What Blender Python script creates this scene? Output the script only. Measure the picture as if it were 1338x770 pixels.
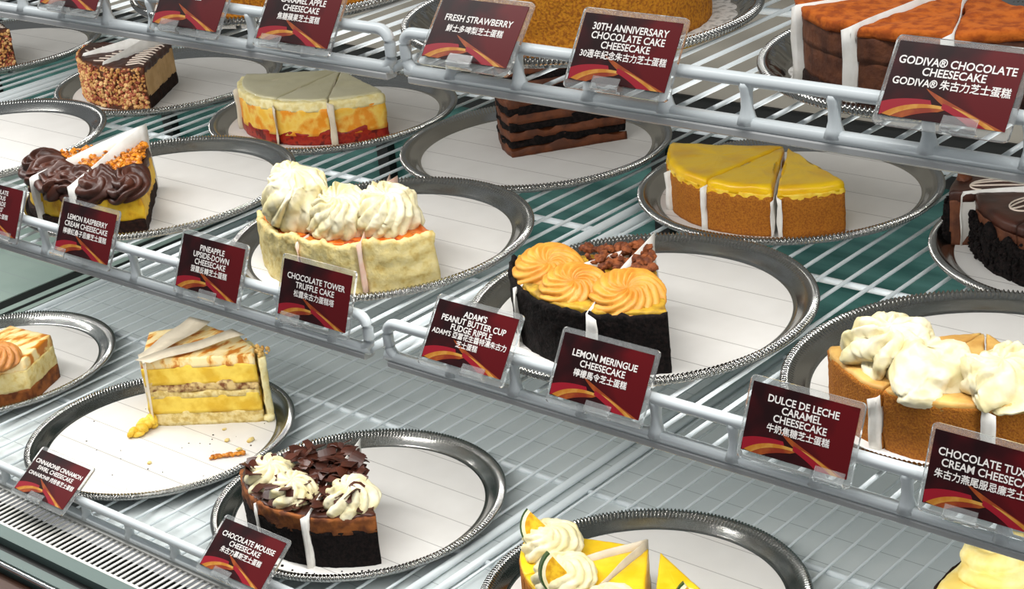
import bpy, bmesh, math, random
from math import sin, cos, pi, radians as rad, degrees, hypot, atan2
from mathutils import Vector as V, Matrix, noise
S = bpy.context.scene
for o in list(bpy.data.objects): bpy.data.objects.remove(o)
COL = S.collection
R = random.Random(7)

# ------------------------------------------------------------------ camera, world, lights, exposure
FPX = 2311.27
cd = bpy.data.cameras.new('camera'); cam = bpy.data.objects.new('camera', cd); COL.objects.link(cam)
cd.sensor_width = 36; cd.lens = FPX / 1338 * 36; cd.clip_start = .02; cd.clip_end = 20
_r, _u, _f = V((.75492, .64943, -.09130)), V((-.19212, .35211, .91603)), V((-.62704, .67399, -.39058))
cam.matrix_world = Matrix(((_r.x, _u.x, -_f.x, 0), (_r.y, _u.y, -_f.y, 0), (_r.z, _u.z, -_f.z, 0), (0, 0, 0, 1)))
S.camera = cam
S.view_settings.view_transform = 'Standard'; S.view_settings.look = 'None'
S.view_settings.exposure = 0.12; S.view_settings.gamma = 1; S.view_settings.use_curve_mapping = False
W = bpy.data.worlds.new('world'); S.world = W; W.use_nodes = True
W.node_tree.nodes['Background'].inputs[0].default_value = (.93, .97, 1, 1)
W.node_tree.nodes['Background'].inputs[1].default_value = .24

def area(name, loc, target, sx, sy, power, col=(1, 1, 1)):
    l = bpy.data.lights.new(name, 'AREA'); l.shape = 'RECTANGLE'; l.size = sx; l.size_y = sy; l.energy = power; l.color = col
    o = bpy.data.objects.new(name, l); COL.objects.link(o); o.location = loc
    o.rotation_euler = (V(target) - V(loc)).to_track_quat('-Z', 'Y').to_euler(); return o
area('canopy_strip_light', (-1.0, .90, .02), (-1.0, 1.12, -.4), 3.4, .05, 8, (1, .98, .95))
area('top_shelf_strip_light', (-1.2, 1.020, -.4138), (-1.2, 1.16, -.66), 3.6, .008, 7.6, (1, .98, .95))
area('middle_shelf_strip_light', (-1.2, .993, -.6787), (-1.2, 1.12, -.95), 3.6, .008, 6.3, (1, .98, .95))

# ------------------------------------------------------------------ materials
def lin(h):
    h = h.lstrip('#'); c = [int(h[i:i + 2], 16) / 255 for i in (0, 2, 4)]
    return tuple(x / 12.92 if x <= .04045 else ((x + .055) / 1.055) ** 2.4 for x in c) + (1,)
MC = {}
def mat(name, c1, c2=None, scale=80, rough=.6, metal=0, bump=0, bscale=None, detail=5, lo=.4, hi=.6, trans=0, ior=1.45, sss=0, coat=0, spec=.5, c3=None, stretch=None):
    if name in MC: return MC[name]
    m = bpy.data.materials.new(name); m.use_nodes = True; nt = m.node_tree; b = nt.nodes['Principled BSDF']
    b.inputs['Base Color'].default_value = lin(c1); b.inputs['Roughness'].default_value = rough; b.inputs['Metallic'].default_value = metal
    b.inputs['IOR'].default_value = ior; b.inputs['Transmission Weight'].default_value = trans; b.inputs['Coat Weight'].default_value = coat
    b.inputs['Specular IOR Level'].default_value = spec
    if sss: b.inputs['Subsurface Weight'].default_value = sss; b.inputs['Subsurface Radius'].default_value = (1, .7, .4); b.inputs['Subsurface Scale'].default_value = .004
    if c2 or bump:
        tc = nt.nodes.new('ShaderNodeTexCoord'); src = tc.outputs['Object']
        if stretch:
            mp = nt.nodes.new('ShaderNodeMapping'); mp.inputs['Scale'].default_value = stretch; nt.links.new(src, mp.inputs[0]); src = mp.outputs[0]
    if c2:
        n = nt.nodes.new('ShaderNodeTexNoise'); n.inputs['Scale'].default_value = scale; n.inputs['Detail'].default_value = detail; nt.links.new(src, n.inputs[0])
        r = nt.nodes.new('ShaderNodeValToRGB'); e = r.color_ramp.elements; e[0].position = lo; e[1].position = hi; e[0].color = lin(c1); e[1].color = lin(c2)
        if c3: k = e.new((lo + hi) / 2); k.color = lin(c3)
        nt.links.new(n.outputs[0], r.inputs[0]); nt.links.new(r.outputs[0], b.inputs['Base Color'])
    if bump:
        n2 = nt.nodes.new('ShaderNodeTexNoise'); n2.inputs['Scale'].default_value = bscale or scale; n2.inputs['Detail'].default_value = 4; nt.links.new(src, n2.inputs[0])
        bp = nt.nodes.new('ShaderNodeBump'); bp.inputs['Strength'].default_value = bump; bp.inputs['Distance'].default_value = .002
        nt.links.new(n2.outputs[0], bp.inputs['Height']); nt.links.new(bp.outputs[0], b.inputs['Normal'])
    MC[name] = m; return m
M_wire = mat('white_enamel', 'dfe7ea', rough=.28)
M_silver = mat('silver_tray', 'a3a3a0', rough=.17, metal=1)
M_hous = mat('grey_plastic', 'c2c4c4', rough=.35)
M_diff = mat('light_diffuser', 'f4f4f0', rough=.5)
M_deck = mat('deck_enamel', 'c6cecf', 'd0d7d7', scale=9, rough=.32)
M_deckg = mat('deck_enamel_green', '98aba3', 'a3b5ac', scale=9, rough=.3)
M_dark = mat('dark_rubber_and_gap_shade', '101312', rough=.5)
M_grey = mat('warm_grey_panel', '9a958a', 'a8a398', scale=5, rough=.5)
M_teal = mat('teal_glass_panel', '2a5752', '5a8d86', scale=5, rough=.14, stretch=(.6, 1, 7), lo=.35, hi=.65)
M_steel = mat('brushed_steel', 'd8d6d0', rough=.3, metal=.9)
M_grille = mat('grille_paint', 'e4e2dc', rough=.35)
M_chrome = mat('chrome', 'f0f0f0', rough=.12, metal=1)
M_ledge = mat('ledge_grey', '6f807c', rough=.3)
M_wood = mat('brown_counter', '3a1f10', '4a2a16', scale=30, rough=.4)
M_acr = mat('clear_acrylic', 'f4f6f6', rough=.04, trans=.86, ior=1.18)
M_ink = mat('white_ink', 'f4f0ec', rough=.5)
M_gold, M_orange, M_red = mat('gold_swoosh', 'd9a850', 'c07a24', scale=60, rough=.4), mat('orange_swoosh', 'a8541a', '8a2c12', scale=60, rough=.4), mat('red_swoosh', '9a0a22', rough=.4)
M_paper = mat('waxed_paper', 'e6e3dc', 'f3f1ec', scale=60, rough=.55, sss=.0)
M_film = mat('waxed_film', 'cbbfa8', 'd8ccb6', scale=60, rough=.45)
M_pink = mat('pink_waxed_film', 'ecc4ae', 'f0d6c6', scale=60, rough=.45)
M_doily = mat('lace_paper', 'ebe9e3', 'b9b6b0', scale=160, rough=.7, lo=.5, hi=.6)

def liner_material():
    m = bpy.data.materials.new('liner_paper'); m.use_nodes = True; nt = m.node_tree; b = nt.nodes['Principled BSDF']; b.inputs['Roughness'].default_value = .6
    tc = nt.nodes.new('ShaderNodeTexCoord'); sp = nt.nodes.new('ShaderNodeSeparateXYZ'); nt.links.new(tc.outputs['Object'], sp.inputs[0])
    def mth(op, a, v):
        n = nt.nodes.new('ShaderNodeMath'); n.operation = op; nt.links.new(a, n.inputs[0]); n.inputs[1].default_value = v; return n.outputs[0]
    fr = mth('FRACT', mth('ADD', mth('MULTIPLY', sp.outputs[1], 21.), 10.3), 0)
    ln = mth('LESS_THAN', fr, .022)  # thin cast shadow lines, painted into the paper colour
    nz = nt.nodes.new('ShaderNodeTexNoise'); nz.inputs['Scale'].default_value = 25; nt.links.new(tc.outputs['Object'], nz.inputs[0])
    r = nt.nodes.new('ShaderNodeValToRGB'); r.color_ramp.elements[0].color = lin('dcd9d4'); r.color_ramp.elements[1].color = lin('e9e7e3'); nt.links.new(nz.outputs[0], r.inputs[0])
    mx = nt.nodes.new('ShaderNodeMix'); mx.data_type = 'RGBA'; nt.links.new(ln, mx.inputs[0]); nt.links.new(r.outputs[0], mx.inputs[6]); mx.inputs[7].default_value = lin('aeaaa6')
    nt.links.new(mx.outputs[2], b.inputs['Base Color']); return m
M_liner = liner_material()
def card_material():
    m = bpy.data.materials.new('maroon_card'); m.use_nodes = True; nt = m.node_tree; b = nt.nodes['Principled BSDF']; b.inputs['Roughness'].default_value = .4; b.inputs['Specular IOR Level'].default_value = .25
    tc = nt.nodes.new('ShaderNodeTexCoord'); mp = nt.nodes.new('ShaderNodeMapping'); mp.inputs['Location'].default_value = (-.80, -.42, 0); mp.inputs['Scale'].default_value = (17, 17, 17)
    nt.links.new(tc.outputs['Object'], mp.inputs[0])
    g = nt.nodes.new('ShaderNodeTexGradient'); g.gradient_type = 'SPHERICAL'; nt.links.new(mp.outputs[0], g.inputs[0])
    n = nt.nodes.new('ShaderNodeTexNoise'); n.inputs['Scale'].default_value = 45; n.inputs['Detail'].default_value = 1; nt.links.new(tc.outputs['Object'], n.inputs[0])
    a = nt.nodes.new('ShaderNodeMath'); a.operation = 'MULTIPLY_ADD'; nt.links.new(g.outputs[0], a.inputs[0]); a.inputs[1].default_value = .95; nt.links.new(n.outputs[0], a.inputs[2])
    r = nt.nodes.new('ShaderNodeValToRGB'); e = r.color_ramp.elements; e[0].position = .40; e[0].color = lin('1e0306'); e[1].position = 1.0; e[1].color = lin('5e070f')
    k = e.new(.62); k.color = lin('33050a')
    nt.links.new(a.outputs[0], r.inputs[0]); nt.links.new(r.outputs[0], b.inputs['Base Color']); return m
M_card = card_material()

# cake stuffs
C_crumb = mat('golden_crumb', 'b4701a', '955412', scale=620, rough=.85, bump=.6, bscale=700, c3='a96616')
C_orangecrumb = mat('orange_crumb', 'cf8a1c', 'a56214', scale=420, rough=.85, bump=.8, bscale=420, c3='c47c18')
C_glaze = mat('yellow_glaze', 'f6c80c', 'e8b206', scale=25, rough=.3, coat=.25, bump=.25, bscale=60)
C_glazedge = mat('pale_glaze_edge', 'f3d24a', 'e8b20c', scale=110, rough=.4)
C_cream = mat('whipped_cream', 'e9e1c2', 'dcd09e', scale=50, rough=.5, sss=.03)
C_ycream = mat('yellow_cream', 'efdf9c', 'e6cc70', scale=40, rough=.5)
C_peanut = mat('peanut_cream', 'e2a544', 'd08c30', scale=50, rough=.45)
C_tan = mat('caramel_cream', 'c98a4a', 'b5783c', scale=50, rough=.5)
C_ivory = mat('ivory_cheese', 'e6d69c', 'd0b264', scale=130, rough=.6, bump=.6, bscale=220, c3='e2cf8c', lo=.35, hi=.7)
C_sponge = mat('pale_sponge', 'e8d59a', 'cdb066', scale=140, rough=.85, bump=.8, bscale=240, c3='e0c985')
C_black = mat('black_crumb', '1a1211', '060404', scale=260, rough=.9, bump=.9, bscale=340, spec=.25)
C_choc = mat('chocolate_cake', '2d1710', '190c08', scale=220, rough=.85, bump=.8, bscale=300, spec=.3)
C_fudge = mat('chocolate_ganache', '4a2518', '33170e', scale=40, rough=.42, bump=.2, bscale=80)
C_frost = mat('chocolate_frosting', '6b381a', '4f2812', scale=60, rough=.6, bump=.5, bscale=120)
C_mousse = mat('chocolate_mousse', '6b3d24', '4d2816', scale=60, rough=.7, bump=.7, bscale=150, c3='5d3420')
C_cocoa = mat('cocoa_dust', 'c2641a', '9a460e', scale=120, rough=.95, bump=.5, bscale=260, c3='b45812')
C_lemon = mat('lemon_cheese', 'ecc234', 'cf9414', scale=60, rough=.6, bump=.6, bscale=120, c3='eab820')
C_mustard = mat('mustard_cheese', 'c99f2c', '7a5a1c', scale=90, rough=.6, bump=.6, lo=.45, hi=.7)
C_lemonbright = mat('lemon_curd', 'f7cf2a', 'f0bf10', scale=40, rough=.35, coat=.2)
C_berry = mat('berry_base', '8f1a10', '5e0e0a', scale=90, rough=.4, bump=.5, bscale=150, c3='a52a12')
C_apricot = mat('apricot_cheese', 'f0b93c', 'e8921c', scale=35, rough=.5, bump=.4, bscale=100, c3='f2cc62')
C_palefrost = mat('pale_frosting', 'efe4b0', 'e2d08c', scale=120, rough=.55, bump=.6, bscale=160)
C_topglaze = mat('milky_glaze', 'c9c3a2', 'b9b28c', scale=14, rough=.35, coat=.3)
C_jam = mat('orange_jam', 'd9641a', 'a8340c', scale=90, rough=.25, coat=.4, c3='e0802a')
C_nut = mat('chopped_nuts', 'e6bd80', 'c08a4c', scale=60, rough=.7)
C_nutred = mat('red_nuts', 'bf7050', '8a4028', scale=60, rough=.7)
C_brickle = mat('caramel_brickle', 'd98a1c', 'a85a10', scale=120, rough=.3, coat=.3)
C_streusel = mat('streusel', '8a4a22', '5a2a12', scale=140, rough=.8, bump=.5)
C_shave = mat('chocolate_shaving', '4b2417', '3a1a10', scale=50, rough=.4)
C_brown = mat('baked_brown_edge', '8f5220', '5e3014', scale=80, rough=.8, bump=.5, bscale=140)
C_caramelstripe = mat('caramel_swirl', 'f5dfa8', 'c9781c', scale=45, rough=.4, coat=.2, lo=.46, hi=.6, c3='f0c878', stretch=(2.2, .8, 1))
C_custard = mat('yellow_custard', 'f0d055', 'dcb02c', scale=50, rough=.5, bump=.4, bscale=120)
C_swirlcake = mat('cinnamon_cake', 'd9bd80', '7a4a2a', scale=110, rough=.85, bump=.6, bscale=200, lo=.45, hi=.62)
C_tanfill = mat('tan_filling', 'd2ac76', 'c29a62', scale=50, rough=.6)
C_rind = mat('lime_rind', '2f4a1c', rough=.4); C_lime = mat('citrus_flesh', 'e9bd2a', 'c98f12', scale=120, rough=.3)
C_icing = mat('white_icing', 'e9d9c9', rough=.4)
C_dulce = mat('pale_caramel_top', 'd9b064', 'c2924a', scale=60, rough=.5)

# ------------------------------------------------------------------ mesh helpers
class MB:
    def __init__(s): s.v, s.f = [], []
    def add(s, vs, fs):
        n = len(s.v); s.v += [tuple(v) for v in vs]; s.f += [tuple(i + n for i in f) for f in fs]
    def box(s, a, b):
        (x0, y0, z0), (x1, y1, z1) = a, b
        s.add([(x0, y0, z0), (x1, y0, z0), (x1, y1, z0), (x0, y1, z0), (x0, y0, z1), (x1, y0, z1), (x1, y1, z1), (x0, y1, z1)],
              [(3, 2, 1, 0), (4, 5, 6, 7), (0, 1, 5, 4), (1, 2, 6, 5), (2, 3, 7, 6), (3, 0, 4, 7)])
    def tube(s, pts, r, n=8, cap=True):
        pts = [V(p) for p in pts]; vs = []; up = V((.013, .017, 1)).normalized(); k = len(pts)
        for i, p in enumerate(pts):
            t = (pts[min(i + 1, k - 1)] - pts[max(i - 1, 0)]).normalized()
            a = t.cross(up)
            if a.length < .05: a = t.cross(V((0, 1, 0)))
            a.normalize(); b = t.cross(a)
            rr = r[i] if isinstance(r, (list, tuple)) else r
            vs += [p + (a * cos(2 * pi * j / n) + b * sin(2 * pi * j / n)) * rr for j in range(n)]
        fs = [(i * n + j, i * n + (j + 1) % n, (i + 1) * n + (j + 1) % n, (i + 1) * n + j) for i in range(k - 1) for j in range(n)]
        if cap: fs += [tuple(range(n))[::-1], tuple((k - 1) * n + j for j in range(n))]
        s.add(vs, fs)
    def data(s, name, m, smooth=True):
        me = bpy.data.meshes.new(name); me.from_pydata(s.v, [], s.f); me.validate()
        bm = bmesh.new(); bm.from_mesh(me); bmesh.ops.recalc_face_normals(bm, faces=bm.faces); bm.to_mesh(me); bm.free()
        if m: me.materials.append(m)
        me.polygons.foreach_set('use_smooth', [smooth] * len(me.polygons)); return me
    def build(s, name, m, parent=None, loc=None, smooth=True):
        o = bpy.data.objects.new(name, s.data(name, m, smooth)); COL.objects.link(o)
        if parent: o.parent = parent
        if loc: o.location = loc
        return o
def sharp(o, ang=35):
    bm = bmesh.new(); bm.from_mesh(o.data)
    for e in bm.edges:
        if len(e.link_faces) == 2 and e.calc_face_angle(0) > rad(ang): e.smooth = False
    bm.to_mesh(o.data); bm.free(); return o
def thing(name, label, cat, loc, group=None, rot=(0, 0, 0)):
    o = bpy.data.objects.new(name, None); COL.objects.link(o); o.location = loc; o.rotation_euler = rot; o.empty_display_size = .02
    o['label'] = label; o['category'] = cat
    if group: o['group'] = group
    return o
def tag(o, label, cat, group=None):
    o['label'] = label; o['category'] = cat
    if group: o['group'] = group
    return o
def struct(o): o['kind'] = 'structure'; return o
def resample(poly, step):
    out = []; n = len(poly)
    for i in range(n):
        a, b = V(poly[i]), V(poly[(i + 1) % n]); k = max(1, int(round((b - a).length / step)))
        out += [a.lerp(b, j / k) for j in range(k)]
    return out
def arc(R0, a0, a1, n=None, c=(0, 0)):
    n = n or max(3, int(abs(a1 - a0) / 2.5)); return [(c[0] + R0 * cos(rad(a0 + (a1 - a0) * i / n)), c[1] + R0 * sin(rad(a0 + (a1 - a0) * i / n))) for i in range(n + 1)]
def nv(p, freq, seed):
    x, y, z = p[0] * freq + seed * 7.3, p[1] * freq - seed * 3.1, p[2] * freq + seed; n = noise.noise
    return V((n(V((x + 9.3, y - 1.5, z - 7.9))), n(V((x, y, z))), n(V((x + 6.3, y + 11.2, z - 3.5)))))
def slab(mb, poly, z0, z1, amp=.001, freq=60, seed=0, step=.004, rnd=.002, dz=None, topamp=None, drip=0, keepbot=True, rings=8):
    """a filled outline from z0 to z1 with rounded, uneven edges and an uneven top"""
    P = resample(poly, step); n = len(P); c = sum(P, V((0, 0))) / n
    h = z1 - z0; nz = max(2, int(h / step)); vs, rr = [], []
    def ring(z, inset, scale=None, flat=0):
        for p in P:
            if scale is None:
                d = (c - p); q = p + d.normalized() * min(inset, d.length * .4)
            else: q = c + (p - c) * scale
            zz = z + (dz(q.x, q.y) if dz and flat else 0)
            w = V((q.x, q.y, zz)); o = nv(w, freq, seed) * (topamp if (flat == 2 and topamp is not None) else amp) + nv(w, freq * 3, seed + 5) * amp * .4
            if z == z0:
                o.z = (o.z * drip * 8 - abs(noise.noise(V((q.x * 70, q.y * 70, seed)))) * drip * .02) if drip else 0
                if not drip and keepbot: o.z = 0
            vs.append(w + o)
    for i in range(nz): ring(z0 + (h - rnd) * i / nz, 0)
    ring(z1 - rnd, 0, flat=1); ring(z1 - rnd * .3, rnd * .3, flat=1); ring(z1, rnd, flat=1)
    base = len(vs) // n
    for k in range(1, rings): ring(z1, 0, 1 - .03 - k / rings * .97, flat=2)
    m = len(vs) // n
    vs.append(V((c.x, c.y, z1 + (dz(c.x, c.y) if dz else 0))))
    fs = [(i * n + j, i * n + (j + 1) % n, (i + 1) * n + (j + 1) % n, (i + 1) * n + j) for i in range(m - 1) for j in range(n)]
    fs += [((m - 1) * n + j, (m - 1) * n + (j + 1) % n, len(vs) - 1) for j in range(n)]
    fs.append(tuple(range(n))[::-1]); mb.add(vs, fs); return mb
def band(mb, R0, R1, a0, a1, z0, z1, amp=.0008, freq=90, seed=0, lip=None, drop=0):
    """a curved wall between two radii; lip gives the top edge its own height along the arc"""
    na = max(6, int((a1 - a0) * rad(1) * R1 / .0035)); nz = max(4, int((z1 - z0) / .0035)); vs = []
    prof = [(R1, i / nz) for i in range(nz + 1)] + [((R0 + R1) / 2, 1.03), (R0, 1)] + [(R0, 0)]
    m = len(prof)
    for i in range(na + 1):
        a = rad(a0 + (a1 - a0) * i / na)
        zt = z1 + (lip(degrees(a)) if lip else 0)
        for r, t in prof:
            w = V((r * cos(a), r * sin(a), z0 + (zt - z0) * t)); o = nv(w, freq, seed) * amp + nv(w, freq * 3.3, seed + 2) * amp * .5
            if t == 0: o.z = 0
            vs.append(w + o)
    fs = [(i * m + j, (i + 1) * m + j, (i + 1) * m + (j + 1) % m, i * m + (j + 1) % m) for i in range(na) for j in range(m)]
    fs += [tuple(range(m)), tuple(na * m + j for j in range(m))[::-1]]; mb.add(vs, fs); return mb
_ico = {}
def ico(sub):
    if sub not in _ico:
        b = bmesh.new(); bmesh.ops.create_icosphere(b, subdivisions=sub, radius=1); b.verts.ensure_lookup_table()
        _ico[sub] = ([v.co.copy() for v in b.verts], [tuple(v.index for v in f.verts) for f in b.faces]); b.free()
    return _ico[sub]
def lump(mb, p, s, sub=1, flat=1., rough=.35, rg=R):
    vs, fs = ico(sub); sd = rg.random() * 90; q = Matrix.Rotation(rg.random() * 6.3, 3, V((rg.random() - .5, rg.random() - .5, rg.random() - .5)).normalized())
    sc = V((rg.uniform(.6, 1.3), rg.uniform(.6, 1.2), rg.uniform(.6, 1.1)))
    out = []
    for v in vs:
        w = v * (1 + rough * noise.noise(v * 1.6 + V((sd, 0, 0)))); w = q @ V((w.x * sc.x, w.y * sc.y, w.z * sc.z)); w.z *= flat; out.append(V(p) + w * s)
    mb.add(out, fs)
def swirl(mb, c, Rr, H, n=12, twist=3.2, amp=.13, peak=.75, seed=0, wob=.12, hollow=0, lean=0, toward=(.68, -.73), fine=.03):
    """piped rosette: sharp-valleyed ridges spiral from the middle down to the rim; lean tips it over towards a direction"""
    na, nu = n * 14, 34; vs = []; ax = V((-toward[1], toward[0], 0)).normalized(); Q = Matrix.Rotation(rad(lean), 3, ax)
    for i in range(nu + 1):
        u = i / nu
        for j in range(na):
            t = 2 * pi * j / na
            r = Rr * (sin(u * pi / 2) ** peak if u < .85 else sin(.85 * pi / 2) ** peak * (1 - ((u - .85) / .15) ** 2 * .2))
            z = H * (cos(u * pi / 2) ** .9 if u < 1 else 0) + H * hollow * -math.exp(-(u / .14) ** 2)
            wv = noise.noise(V((cos(t) * 1.3 + seed, sin(t) * 1.3, u * 2.2)))
            k = abs(sin((n * t + twist * (u ** .8) * 6 + wv * 1.6) / 2)); g = k ** .55 - .66
            e = min(1, u * 4.5) * (.8 + .5 * noise.noise(V((cos(t) * 2 + seed * 3, sin(t) * 2, u * 3))))
            r *= 1 + amp * g * e * (.5 + .7 * u); z += amp * g * e * Rr * (1.15 - u * .9)
            w = V((r * cos(t), r * sin(t), z)); w += nv(w, 36, seed) * Rr * wob * e + nv(w, 150, seed + 3) * Rr * fine + nv(w, 420, seed + 8) * Rr * fine * .5
            vs.append(V(c) + Q @ w)
    fs = [(i * na + j, i * na + (j + 1) % na, (i + 1) * na + (j + 1) % na, (i + 1) * na + j) for i in range(nu) for j in range(na)]
    fs.append(tuple(nu * na + j for j in range(na))[::-1]); mb.add(vs, fs); return mb
def sheet(mb, path, h0, h1, th=.0004):
    """thin upright paper following a plan path, h0/h1 give its lower and upper edge along the path"""
    n = len(path); P = [V(p) for p in path]; vs = []; K = 5
    for s in (-1, 1):
        for i, p in enumerate(P):
            t = (P[min(i + 1, n - 1)] - P[max(0, i - 1)]).normalized(); nn = V((-t.y, t.x)) * th / 2 * s
            for k in range(K + 1):
                z = h0[i] + (h1[i] - h0[i]) * k / K; w = .0009 * sin(k * 1.7 + i * .6 + P[0].x * 900)
                vs.append((p.x + nn.x - t.y * w, p.y + nn.y + t.x * w, z))
    K += 1; N = n * K
    for i in range(n - 1):
        for k in range(K - 1):
            a, b, c, d = i * K + k, (i + 1) * K + k, (i + 1) * K + k + 1, i * K + k + 1
            mb.f.append(tuple(len(mb.v) + x for x in (a, b, c, d))); mb.f.append(tuple(len(mb.v) + N + x for x in (d, c, b, a)))
    loop = [i * K for i in range(n)] + [(n - 1) * K + k for k in range(1, K)] + [i * K + K - 1 for i in range(n - 2, -1, -1)] + [k for k in range(K - 2, 0, -1)]
    for a, b in zip(loop, loop[1:] + loop[:1]): mb.f.append(tuple(len(mb.v) + x for x in (a, a + N, b + N, b)))
    mb.v += vs; return mb

# ------------------------------------------------------------------ the case
ZT, ZM, ZB = -.399, -.6639, -.9479                   # wire level of the three shelves
YT, YM, YB = 1.017, .990, .930                       # their front bars
FZ = -.9555
for m_ in (M_deck, M_deckg):  # the same thin shadow lines, painted into the deck colour
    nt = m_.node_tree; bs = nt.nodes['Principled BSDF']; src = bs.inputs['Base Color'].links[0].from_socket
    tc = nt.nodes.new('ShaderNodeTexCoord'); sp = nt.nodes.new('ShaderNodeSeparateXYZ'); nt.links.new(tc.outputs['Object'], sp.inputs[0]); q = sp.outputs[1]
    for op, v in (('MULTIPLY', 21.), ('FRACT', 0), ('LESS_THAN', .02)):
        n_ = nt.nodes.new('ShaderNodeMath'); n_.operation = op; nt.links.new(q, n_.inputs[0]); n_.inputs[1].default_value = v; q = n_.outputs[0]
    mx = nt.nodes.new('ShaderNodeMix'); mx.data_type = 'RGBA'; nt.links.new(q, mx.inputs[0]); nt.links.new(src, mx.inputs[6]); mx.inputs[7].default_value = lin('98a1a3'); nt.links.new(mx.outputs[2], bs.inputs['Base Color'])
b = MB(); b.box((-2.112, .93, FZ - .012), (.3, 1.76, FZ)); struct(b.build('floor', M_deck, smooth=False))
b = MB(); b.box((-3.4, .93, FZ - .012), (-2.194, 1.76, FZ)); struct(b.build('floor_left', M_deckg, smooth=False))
b = MB(); b.box((-2.194, .93, FZ - .012), (-2.112, 1.76, FZ - .0015)); struct(b.build('gap_shade_sheet', M_dark, smooth=False))  # dark sheet just below deck level, stands for the shade in the section gap
b = MB()
for x0, x1 in ((-2.168, -2.154), (-2.143, -2.131)): b.box((x0, .95, FZ - .002), (x1, 1.76, FZ - .0008))
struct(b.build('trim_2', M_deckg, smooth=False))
b = MB(); b.box((-3.4, 1.76, -1.0), (.3, 1.79, -.735)); struct(b.build('wall_back', M_teal, smooth=False))
b = MB(); b.box((-3.4, 1.752, -.735), (.3, 1.79, -.668)); struct(b.build('trim_10', M_dark, smooth=False))
b = MB(); b.box((-3.4, 1.756, -.668), (.3, 1.79, .1)); struct(b.build('wall_back_upper', M_grey, smooth=False))
b = MB()
for x in (-2.9, -2.38, -1.86, -1.34, -.82, -.3): b.box((x - .012, 1.745, -.95), (x + .012, 1.76, -.735))
struct(b.build('trim_3', M_dark, smooth=False))
# front edge of the case: rails, chrome line, counter
b = MB(); b.box((-3.2, .855, -.975), (.2, .872, -.956)); struct(b.build('trim_4', M_ledge, smooth=False))
b = MB(); b.box((-3.2, .842, -.985), (.2, .855, -.966)); struct(b.build('trim_5', M_dark, smooth=False))
b = MB(); b.box((-3.2, .830, -.985), (.2, .842, -.960)); struct(b.build('trim_6', M_ledge, smooth=False))
b = MB(); b.tube([(-3.2, .826, -.962), (.2, .826, -.962)], .003); struct(b.build('trim_7', M_chrome))
b = MB(); b.box((-3.2, .45, -1.03), (.2, .824, -.972)); struct(b.build('trim_8', M_wood, smooth=False))
b = MB(); b.box((-3.2, .872, -1.03), (.2, .93, -.985)); struct(b.build('trim_9', M_dark, smooth=False))
g = thing('air_grille', 'long white metal air grille with narrow slots along the front of the bottom shelf', 'grille', (-1.4, .90, -.958))
b = MB()
b.box((-1.6, -.028, -.002), (1.5, -.0245, .002)); b.box((-1.6, .0225, -.002), (1.5, .028, .002)); b.build('grille_frame', M_grille, g, smooth=False)
b = MB(); x = -1.6
while x < 1.5:
    b.box((x, -.0245, -.0004), (x + .0034, .0225, .0006)); x += .0090
b.build('grille_slats', M_grille, g, smooth=False)

def shelf(label, x0, x1, yf, yb, z, bars, posts, fence=.030, wr=.0019, pitch=.0262, ph=0, fx0=None, fx1=None):
    t = thing('wire_shelf', label, 'shelf', ((x0 + x1) / 2, yf, z), 'white wire shelf sections'); ox = (x0 + x1) / 2
    b = MB(); x = x0 + .014 + ph
    while x < x1 - .008:
        b.tube([(x - ox, -.001, -.001), (x - ox, yb - yf, -wr)], wr, 8); x += pitch
    b.build('shelf_wires', M_wire, t)
    for y in bars:
        b = MB(); b.tube([(x0 - ox, y - yf, -wr * 2 - .0026), (x1 - ox, y - yf, -wr * 2 - .0026)], .0034, 10); b.build('cross_bar', M_wire, t)
    for xs in (x0, x1):
        b = MB(); b.tube([(xs - ox, 0, -.003), (xs - ox, yb - yf, -.003)], .0046, 10); b.build('side_bar', M_wire, t)
    f0, f1 = (fx0 if fx0 is not None else x0) - ox, (fx1 if fx1 is not None else x1) - ox
    b = MB(); r = .011; pts = []
    if fence:
        r = min(r, fence * .45); zb_ = -.003
        for cx, cz, a0 in ((f1 - r, zb_ + r, -90), (f1 - r, fence - r, 0), (f0 + r, fence - r, 90), (f0 + r, zb_ + r, 180)):
            pts += [(cx + r * cos(rad(a0 + 15 * k)), 0, cz + r * sin(rad(a0 + 15 * k))) for k in range(7)]
        pts.append(pts[0])
        b.tube(pts, .0052, 12, cap=False)
    b.tube([(x0 - ox, 0, -.003), (x1 - ox, 0, -.003)], .0054, 12)
    fr = b.build('front_rail', M_wire, t)
    for p in posts:
        p -= ox; zs = [(-.003, .0085), (.003, .0062), (.009, .0046), (fence - .010, .0046), (fence - .005, .0056), (fence - .002, .0052)] if fence > .02 else [(-.003, .0075), (.004, .0052), (fence - .006, .0048), (fence - .002, .0050)]
        b = MB(); b.tube([(p, 0, a) for a, _ in zs], [q for _, q in zs], 10); b.build('rail_post', M_wire, fr)
    return t
shelf('top white wire shelf section on the right, carrying the cocoa dusted cake', -1.040, .10, YT, 1.56, ZT, (1.30, 1.50, 1.56), [-1.0 + .0725 * i + .0125 for i in range(14)], fx0=-1.040)
shelf('top white wire shelf section on the left, carrying the caramel apple cake', -2.20, -1.058, YT, 1.56, ZT, (1.30, 1.50, 1.56), [-1.452 - .0725 * i for i in range(9)] + [-1.38, -1.307, -1.235, -1.162], ph=.006)
shelf('middle white wire shelf section on the right, under the yellow glazed cheesecake', -1.082, .02, YM, 1.695, ZM, (1.33, 1.645, 1.695), [-.927 + .0745 * i for i in range(12)] + [-1.0], fx0=-1.078)
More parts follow.
